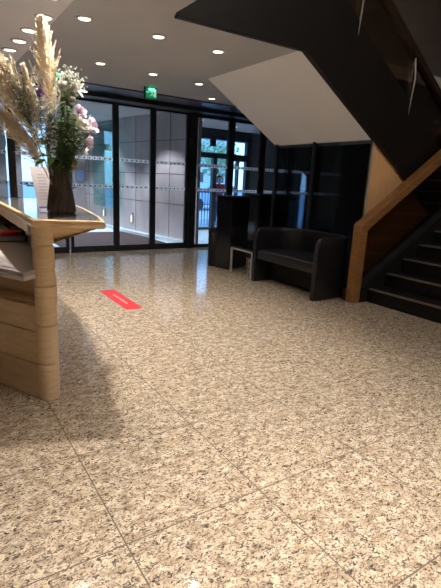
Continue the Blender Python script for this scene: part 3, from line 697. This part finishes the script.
# ================================================================== sofa
sf = empty('sofa', (3.90, 4.07, 0), 'black leather two-seat tub sofa in front of the dark glass', 'sofa')
def upath(x0, x1, hw, rr, n=8):
    # U open towards -x : from (x0,+hw) back to x1 and to (x0,-hw)
    pts = [(x0, hw)]
    for k in range(n+1):
        a = pi/2*(1-k/n); pts.append((x1-rr+rr*cos(a), hw-rr+rr*sin(a)))
    for k in range(n+1):
        a = -pi/2*k/n; pts.append((x1-rr+rr*cos(a), -hw+rr+rr*sin(a)))
    pts.append((x0, -hw)); return pts
outer = upath(-.35, .31, .585, .32); inner = upath(-.35, .245, .52, .27)
n = len(outer)
mb = MB(); rings = [(.010, 0, 0), (.0, .02, 0), (0, .66, 0), (.012, .692, .0), (.035, .70, 0)]
vs_ = []; fs_ = []
def off(pl, q, d): return [(a[0]+(b[0]-a[0])*d, a[1]+(b[1]-a[1])*d) for a, b in zip(pl, q)]
def fr(pl, d): q = list(pl); q[0] = (q[0][0]+d, q[0][1]); q[-1] = (q[-1][0]+d, q[-1][1]); return q
lay = [(off(outer, inner, .1), 0), (outer, .02), (outer, .58), (fr(outer, .008), .63), (fr(outer, .03), .67), (fr(off(outer, inner, .12), .06), .694), (fr(off(outer, inner, .5), .07), .702), (fr(off(outer, inner, .88), .06), .694), (fr(inner, .03), .67), (fr(inner, .008), .63), (inner, .58), (inner, .02), (off(outer, inner, .9), 0)]
for pl, z in lay: vs_ += [(p[0], p[1], z) for p in pl]
for i in range(len(lay)):
    j = (i+1) % len(lay)
    for k in range(n-1): fs_.append((i*n+k, i*n+k+1, j*n+k+1, j*n+k))
fs_.append(tuple(i*n for i in range(len(lay)))); fs_.append(tuple(i*n+n-1 for i in reversed(range(len(lay)))))
mb.faces(vs_, fs_); mb.build('tub_shell', 'leather', sf, .008, 3, smooth=True)
mb = MB(); pl = upath(-.335, .24, .515, .265); mb.prism(pl, .30, .43); o = mb.build('seat_cushion', 'leather', sf, .03, 4, smooth=True)
mb = MB(); pl = upath(-.08, .24, .512, .26); mb.prism(pl, .03, .30); mb.build('recessed_base', 'black', sf)
mb = MB()
po = [(p[0], p[1], .701) for p in fr(off(outer, inner, .5), .085)]
mb.tube(po, .0035, 6); mb.build('top_seam', 'leather', sf)

# ================================================================== side table, cabinets, bin, rack
tb = empty('side_table', (3.90, 4.99, 0), 'low side table with silver legs and dark top beside the sofa', 'table')
mb = MB(); mb.box((-.28, -.24, .36), (.26, .28, .385)); mb.build('tabletop', 'gloss_black', tb, .003)
for sx, sy in ((-1, -1), (-1, 1), (1, -1), (1, 1)):
    x = -.265 if sx < 0 else .245; y = -.225 if sy < 0 else .265
    mb = MB(); mb.box((x-.013, y-.013, 0), (x+.013, y+.013, .36)); mb.build('leg', 'pale_metal', tb, .002)
mb = MB(); mb.box((-.278, -.238, .338), (-.252, .278, .36)); mb.box((-.278, -.238, .338), (.258, -.212, .36)); mb.box((.232, -.238, .338), (.258, .278, .36)); mb.build('under_frame', 'pale_metal', tb)
rk = empty('magazine_rack', (3.76, 4.86, 0), 'small steel magazine rack under the side table', 'rack')
mb = MB()
for y in (-.07, .07):
    mb.tube([(-.06, y, .0), (-.06, y, .22), (.06, y, .26), (.06, y, .0)], .006)
for z in (.06, .14, .21): mb.tube([(-.06, -.07, z), (-.06, .07, z)], .006); mb.tube([(.06, -.07, z), (.06, .07, z)], .005)
mb.build('wire_frame', 'chrome', rk)
mb = MB()
for k in range(4): mb.box((-.045+.02*k, -.062, .07), (-.040+.02*k, .062, .24))
mb.build('magazines', 'ink', rk)
cb_ = empty('tall_cabinet', (3.68, 5.38, 0), 'tall gloss black cabinet beside the side table', 'cabinet', rz=radians(20))
mb = MB(); mb.box((0, 0, .02), (.46, .26, 1.04)); mb.build('cabinet_body', 'gloss_black', cb_, .004)
mb = MB(); mb.box((-.01, -.01, 1.04), (.47, .27, 1.06)); mb.build('cabinet_top', 'black', cb_, .003)
mb = MB(); mb.box((.01, .01, 0), (.45, .25, .02)); mb.build('plinth', 'black', cb_)
mb = MB(); mb.box((.02, -.006, .06), (.44, .0, 1.0)); o = mb.build('door', 'gloss_black', cb_); 
c3 = MB(); c3.tube([(.05, -.02, .48), (.05, -.02, .60)], .006); c3.build('handle', 'black', o)
bn = empty('waste_bin', (3.66, 5.76, 0), 'slim black cylindrical waste bin left of the black cabinets', 'bin')
mb = MB(); mb.lathe([(.085, 0), (.09, .01), (.098, .55), (.092, .55), (.085, .03)], 28); mb.build('bin_body', 'black', bn)
mb = MB(); mb.lathe([(.104, .54), (.106, .57), (.098, .575), (.08, .572), (.08, .545)], 28); mb.build('bin_rim', 'gloss_black', bn)
c4 = empty('display_cabinet', (4.62, 5.95, 0), 'wide black cabinet standing behind the left end of the sofa', 'cabinet')
mb = MB(); mb.box((0, 0, .03), (.56, .35, 1.06)); mb.build('cabinet_body', 'gloss_black', c4, .004)
mb = MB(); mb.box((-.01, -.01, 1.06), (.57, .36, 1.08)); mb.build('cabinet_top', 'black', c4, .003)
mb = MB(); mb.box((.02, .02, 0), (.54, .33, .03)); mb.build('plinth', 'black', c4)
for k in range(2):
    mb = MB(); mb.box((.015+.27*k, -.006, .06), (.275+.27*k, 0, 1.03)); mb.build('door', 'gloss_black', c4)

# ================================================================== lower staircase
st = empty('staircase', (4.15, 3.25, 0), 'dark lower staircase climbing to the right with oak handrail', 'staircase')
def L3(x, y, z): return (x-4.15, y-3.25, z)
RI, GO, X0 = .158, .272, 4.15
for k in range(10):
    x = X0+GO*k; z = RI*(k+1)
    mb = MB(); mb.box(L3(x, 1.75, z-RI if k == 0 else z-RI-.02), L3(x+GO+.03, 3.24, z)); s = mb.build('step', 'step', st)
    mb = MB(); mb.box(L3(x-.012, 1.75, z-.014), L3(x+.035, 3.22, z+.002)); mb.build('nosing', 'nosing', s)
sl = RI/GO
def sk(x): return (x-X0)*sl
mb = MB(); mb.prism_y([L3(x, 0, z)[::2] for x, z in [(4.03, 0), (4.2, 0), (6.9, sk(6.9)-.12), (6.9, sk(6.9)+.30), (4.03, .17)]], 3.24-3.25, 3.36-3.25); mb.build('stringer', 'black', st, .004)
mb = MB(); mb.prism_y([L3(x, 0, z)[::2] for x, z in [(4.03, .17), (6.9, sk(6.9)+.30), (6.9, sk(6.9)+.345), (4.03, .215)]], 3.23-3.25, 3.37-3.25); mb.build('stringer_cap', 'frame', st)
mb = MB(); mb.prism_y([L3(x, 0, z)[::2] for x, z in [(4.05, .21), (6.9, sk(6.9)+.34), (6.9, .86+.645*(6.9-3.97)), (4.05, .86)]], 3.295-3.25, 3.305-3.25); mb.build('balustrade_glass', 'glass_brown', st)
mb = MB(); q = [L3(*p) for p in []]
nx0, nx1, ny0, ny1 = 3.925, 4.035, 3.25, 3.36
mb.box(L3(nx0, ny0, 0), L3(nx1, ny1, .80)); mb.build('newel_post', 'rail_wood', st, .006)
mb = MB(); hs = .645
pts = [(nx0, .80), (nx1, .80), (nx1+.01, .82), (6.9, .82+hs*(6.9-4.045)), (6.9, .94+hs*(6.9-4.045)), (4.0, .915), (3.955, .895), (nx0, .865)]
mb.prism_y([L3(x, 0, z)[::2] for x, z in pts], ny0-.005-3.25, ny1+.005-3.25); mb.build('handrail', 'rail_wood', st, .012, 3)

# ================================================================== upper flight
uf = empty('upper_staircase', (3.12, 3.5, 2.49), 'dark upper stair flight descending to the right with white soffit', 'staircase')
def U(x, y, z): return (x-3.12, y-3.5, z-2.49)
su = -.615
def bt(x): return 2.49+su*(x-3.12)
prf = [(1.78, 2.47), (3.12, 2.47), (6.6, bt(6.6)-.02), (6.6, bt(6.6)+.68), (4.00, 2.72), (3.47, 3.06), (3.40, 3.10), (1.78, 3.10)]
mb = MB(); mb.prism_y([(x-3.12, z-2.49) for x, z in prf], -.04, .03); mb.build('stringer', 'stringer', uf, .003)
# soffit wedge
mb = MB(); mb.prism_y([(x-3.12, z-2.49) for x, z in [(3.12, 2.492), (4.34, bt(4.34)+.012), (4.34, bt(4.34)+.10), (3.12, 2.62)]], .03, 1.74); mb.build('soffit', 'soffit', uf)
mb = MB(); mb.prism_y([(x-3.12, z-2.49) for x, z in [(4.34, bt(4.34)+.01), (6.6, bt(6.6)+.01), (6.6, bt(6.6)+.12), (4.34, bt(4.34)+.12)]], .03, 1.74); mb.build('lower_soffit', 'black', uf)
for k in range(11):
    x = 3.45+.285*k; z = 2.98-.175*(k+1)
    mb = MB(); mb.box(U(x, 3.53, z-.16), U(x+.30, 5.2, z)); mb.build('step', 'step', uf)
mb = MB(); mb.box(U(1.78, 3.53, 2.64), U(3.46, 5.2, 2.94)); mb.build('landing', 'step', uf)
for a, b in ((3.5, 4.72), (4.76, 6.5)):
    mb = MB(); mb.prism_y([(x-3.12, z-2.49) for x, z in [(a, 3.06+(a-3.4)*-.66), (b, 3.06+(b-3.4)*-.66), (b, 3.06+(b-3.4)*-.66+.50), (a, 3.06+(a-3.4)*-.66+.50)]], -.02, -.01)
    mb.build('balustrade_glass', 'glass_brown', uf)
for a in (3.78, 4.74, 5.7):
    z = 3.06+(a-3.4)*-.66
    mb = MB(); mb.tube([U(a, 3.47, z-.12), U(a+.02, 3.45, z+.30), U(a-.02, 3.45, z+.50)], .009); mb.build('glass_clamp_post', 'pale_metal', uf)
mb = MB(); mb.prism_y([(x-3.12, z-2.49) for x, z in [(3.4, 3.56), (6.5, 3.56-.66*3.1), (6.5, 3.64-.66*3.1), (3.4, 3.66)]], -.07, .02); mb.build('handrail', 'dark_rail', uf, .01)

struct('wall_stair_back', box((4.34, 5.24, 0), (9.5, 5.30, 1.2)), 'dark_wall', 'dark low wall behind the glass partition', cat='wall') if False else None
light('upper_storey_fill', 'AREA', (3.0, .2, 4.6), 75, (1, .90, .80), 1.2)  # unseen fill light, added to brighten the oak panel and stair sides
light('upper_landing_fill', 'AREA', (2.6, 5.3, 5.1), 170, (1, .88, .76), 1.0)  # unseen fill light above the landing, added to lift the upper wall

# ================================================================== vestibule things
o = box((1.98, 7.8, 0), (4.02, 10.15, .012)).build('entrance_mat', 'mat'); tag(o, 'large dark brown entrance mat behind the sliding doors', 'mat')
e = empty('wall_sign', (3.70, 12.89, 1.25), 'small framed blue and white notice on the far stone wall', 'sign')
mb = MB(); mb.box((-.12, -.02, -.15), (.12, 0, .15)); mb.build('sign_frame', 'chrome', e, .004)
mb = MB(); mb.box((-.10, -.024, -.13), (.10, -.02, .13)); M['notice'] = mat('pale_blue_notice', (.35, .55, .85), .4); mb.build('notice_sheet', 'notice', e)
e = empty('wall_handrail', (3.2, 12.7, 0), 'sloping black handrail on the far vestibule wall', 'handrail')
mb = MB(); mb.tube([(-.12, 0, .62), (.42, 0, 1.02), (.50, 0, 1.02)], .022); mb.build('rail_tube', 'black', e)
for x, z in ((0, .71), (.36, .975)):
    mb = MB(); mb.tube([(x, 0, z), (x, .1, z-.06), (x, .2, z-.06)], .012); mb.build('bracket', 'black', e)
for (x, y, z), lab in [((3.905, 11.5, .36), 'small lit wall light on the stone wall, nearer the counter tip'), ((4.04, 9.95, .36), 'small lit wall light low on the stone wall behind the middle door')]:
    e = empty('wall_light', (x-.012, y, z), lab, 'wall light', 'low wall lights on the stone wall')
    mb = MB(); mb.box((-.012, -.035, -.11), (.012, .035, .11)); mb.build('light_case', 'chrome', e)
    mb = MB(); mb.box((-.018, -.025, -.10), (-.012, .025, .05)); M['wl'] = M.get('wl') or mat('lit_cream_lens', (1, .9, .7), .4, emit=(1, .85, .55), es=1.6); mb.build('lens', 'wl', e)
e = empty('glass_screen', (3.78, 11.2, 0), 'tall green tinted glass panel in front of the stone wall', 'screen')
mb = MB(); pg = [(.10, -.75), (.04, -.3), (0, .2), (-.02, .75)]
mb.prism(pg + [(p[0]+.014, p[1]) for p in reversed(pg)], .52, 2.45); mb.build('glass_sheet', 'glass_green', e)
for y, x in ((-.6, .08), (.6, -.015)):
    for z in (.75, 2.2):
        mb = MB(); mb.tube([(x+.01, y, z), (x+.13, y, z)], .015); mb.build('standoff', 'chrome', e)
mb = MB(); mb.lathe([(.001, -.02), (.22, -.02), (.24, 0), (.22, .02), (.001, .02)], 40); o = mb.build('round_wall_panel', 'door_grey'); o.rotation_euler = (pi/2, 0, 0); o.scale = (1, 1.45, 1); o.location = (1.64, 12.86, 1.98); tag(o, 'grey rounded panel on the wall at the left edge', 'wall panel')

# ================================================================== outdoors
def building(loc, w_, h_, label, cols, rows):
    e = empty('street_building', loc, label, 'building')
    box((-w_/2, 0, 0), (w_/2, 6, h_)).build('facade_wall', 'facade', e)
    for i in range(cols):
        for j in range(rows):
            x = -w_/2+w_*(i+.5)/cols; z = h_*(j+.35)/rows
            mb = MB(); mb.box((x-.55, -.06, z), (x+.55, .0, z+1.5), 'facade'); mb.box((x-.47, -.08, z+.08), (x+.47, -.06, z+1.42), 'gloss_black'); mb.build('window', None, e)
    box((-w_/2-.2, -.3, h_), (w_/2+.2, 6, h_+.25)).build('cornice', 'facade', e)
building((24, 46, -.25), 14, 9, 'pale building across the street beyond the right entrance', 5, 3)
def tree(loc, h, r, label, seed):
    random.seed(seed); e = empty('street_tree', loc, label, 'tree', 'street trees')
    mb = MB(); mb.tube([(0, 0, 0), (.05, 0, h*.3), (0, .05, h*.6)], [.16, .12, .07]); mb.build('trunk', 'bark', e)
    mb = MB()
    for i in range(700):
        v = Vector((random.gauss(0, 1), random.gauss(0, 1), random.gauss(0, .8))); v = v.normalized()*r*random.random()**.4
        c = Vector((0, 0, h*.75))+v; a = Vector((random.uniform(-1, 1), random.uniform(-1, 1), random.uniform(-1, 1))).normalized()*.16; b = a.orthogonal().normalized()*.10
        mb.faces([c-a, c-b, c+a, c+b], [(0, 1, 2, 3)])
    tag(mb.build('crown', 'tree', e), kind='stuff')
tree((12.2, 26.5, -.25), 4.0, 1.5, 'green street tree seen through the transom beyond the right glass front', 2)
tree((17.5, 27.5, -.25), 4.2, 1.5, 'second green street tree farther right beyond the entrance', 5)
# car
cr_ = empty('parked_car', (13.1, 21.5, -.25), 'pale blue car parked on the street beyond the door', 'car', rz=radians(8))
side = [(-2.0, .35), (-2.0, .75), (-1.75, .95), (-1.0, 1.0), (-.45, 1.42), (.9, 1.45), (1.55, 1.05), (2.0, .95), (2.05, .40), (1.75, .30), (-1.8, .28)]
mb = MB(); mb.prism_y(side, -.85, .85); mb.build('body', 'car', cr_, .08, 3)
mb = MB(); mb.prism_y([(-.85, 1.02), (-.40, 1.36), (.85, 1.38), (1.35, 1.04)], -.87, .87); mb.build('side_windows', 'gloss_black', cr_)
for x in (-1.3, 1.3):
    for y in (-.78, .78):
        mb = MB(); mb.tube([(x, y-.1, .31), (x, y+.1, .31)], .31, 24, smooth=False); mb.build('wheel', 'tyre', cr_)
for y in (-.6, .6): mb = MB(); mb.ball((-1.98, y, .68), .12, sc=(.4, 1, .6), sub=2); mb.build('headlight', 'white', cr_)
# railing
rl = empty('street_railing', (6.8, 11.4, -.25), 'blue grey bar railing outside the street door', 'railing')
for k in range(16): mb = MB(); mb.tube([(-.75+.1*k, 0, 0), (-.75+.1*k, 0, 1.2)], .012, 6); mb.build('bar', 'railing', rl)
mb = MB(); mb.tube([(-.8, 0, 1.2), (.8, 0, 1.2)], .022); mb.build('top_rail', 'railing', rl)
mb = MB(); mb.tube([(-.8, 0, .12), (.8, 0, .12)], .018); mb.build('bottom_rail', 'railing', rl)

# person in red
pr = empty('person', (8.05, 12.55, -.25), 'person in red jacket and dark trousers standing outside the street door', 'person', rz=radians(-20))
def skin(name, verts, edges, m, parent, sub=2):
    me = bpy.data.meshes.new(name); me.from_pydata([v[:3] for v in verts], edges, []); o = bpy.data.objects.new(name, me); col.objects.link(o); o.parent = parent
    o.modifiers.new('skin', 'SKIN'); 
    for i, v in enumerate(verts):
        r = v[3]; me.skin_vertices[0].data[i].radius = (r, (v[4] if len(v) > 4 else r))
    me.skin_vertices[0].data[0].use_root = True
    o.modifiers.new('sub', 'SUBSURF').levels = sub; o.modifiers['sub'].render_levels = sub; me.materials.append(M[m])
    return o
HB = [(0, 0, .93, .13, .10), (0, 0, 1.12, .12, .095), (0, 0, 1.30, .14, .10), (0, 0, 1.42, .07, .06), (0, -.005, 1.47, .05, .05), (0, -.015, 1.52, .055, .06), (0, -.015, 1.60, .072, .085), (0, -.01, 1.66, .05, .06),
      (.17, 0, 1.39, .05), (.22, .01, 1.12, .042), (.20, -.08, .88, .032), (.20, -.12, .80, .026), (-.17, 0, 1.39, .05), (-.22, .01, 1.12, .042), (-.20, -.08, .88, .032), (-.20, -.12, .80, .026),
      (.09, 0, .85, .085), (.10, -.02, .48, .055), (.11, .02, .09, .038), (.11, -.12, .04, .035), (-.09, 0, .85, .085), (-.10, -.02, .48, .055), (-.11, .02, .09, .038), (-.11, -.12, .04, .035)]
HE = [(0, 1), (1, 2), (2, 3), (3, 4), (4, 5), (5, 6), (6, 7), (2, 8), (8, 9), (9, 10), (10, 11), (2, 12), (12, 13), (13, 14), (14, 15), (0, 16), (16, 17), (17, 18), (18, 19), (0, 20), (20, 21), (21, 22), (22, 23)]
skin('body', HB, HE, 'skin', pr)
skin('jacket', [(0, 0, .95, .15, .125), (0, 0, 1.12, .142, .118), (0, 0, 1.30, .155, .12), (0, 0, 1.41, .09, .08), (.17, 0, 1.39, .068), (.22, .01, 1.12, .056), (.205, -.07, .90, .046), (-.17, 0, 1.39, .068), (-.22, .01, 1.12, .056), (-.205, -.07, .90, .046)],
     [(0, 1), (1, 2), (2, 3), (2, 4), (4, 5), (5, 6), (2, 7), (7, 8), (8, 9)], 'jacket', pr)
skin('trousers', [(0, 0, .92, .145, .12), (.09, 0, .84, .10), (.10, -.02, .48, .072), (.11, .01, .10, .058), (-.09, 0, .84, .10), (-.10, -.02, .48, .072), (-.11, .01, .10, .058)], [(0, 1), (1, 2), (2, 3), (0, 4), (4, 5), (5, 6)], 'trousers', pr)
mb = MB(); mb.ball((0, .005, 1.625), .095, sc=(.86, 1.02, .95), sub=2)
for v in list(mb.bm.verts):
    if v.co.y < -.045 and v.co.z < 1.655: v.co.y = -.045
mb.build('hair', 'hair', pr)
mb = MB(); mb.ball((0, -.105, 1.575), .014, sc=(.8, 1, 1.3)); mb.ball((.03, -.095, 1.60), .009); mb.ball((-.03, -.095, 1.60), .009); mb.build('face_features', 'skin', pr)
for s in (-1, 1):
    mb = MB()
    mb.ball((s*.20, -.135, .775), .034, sc=(.6, .8, 1.1), sub=2)
    for k in range(4): mb.tube([(s*.20, -.160+.016*k, .755), (s*.198, -.166+.017*k, .715-.004*(k % 2)), (s*.19, -.160+.017*k, .69)], [.009, .008, .006], 6)
    mb.tube([(s*.19, -.165, .785), (s*.18, -.185, .755), (s*.178, -.185, .73)], [.011, .009, .007], 6); mb.build('hand', 'skin', pr)
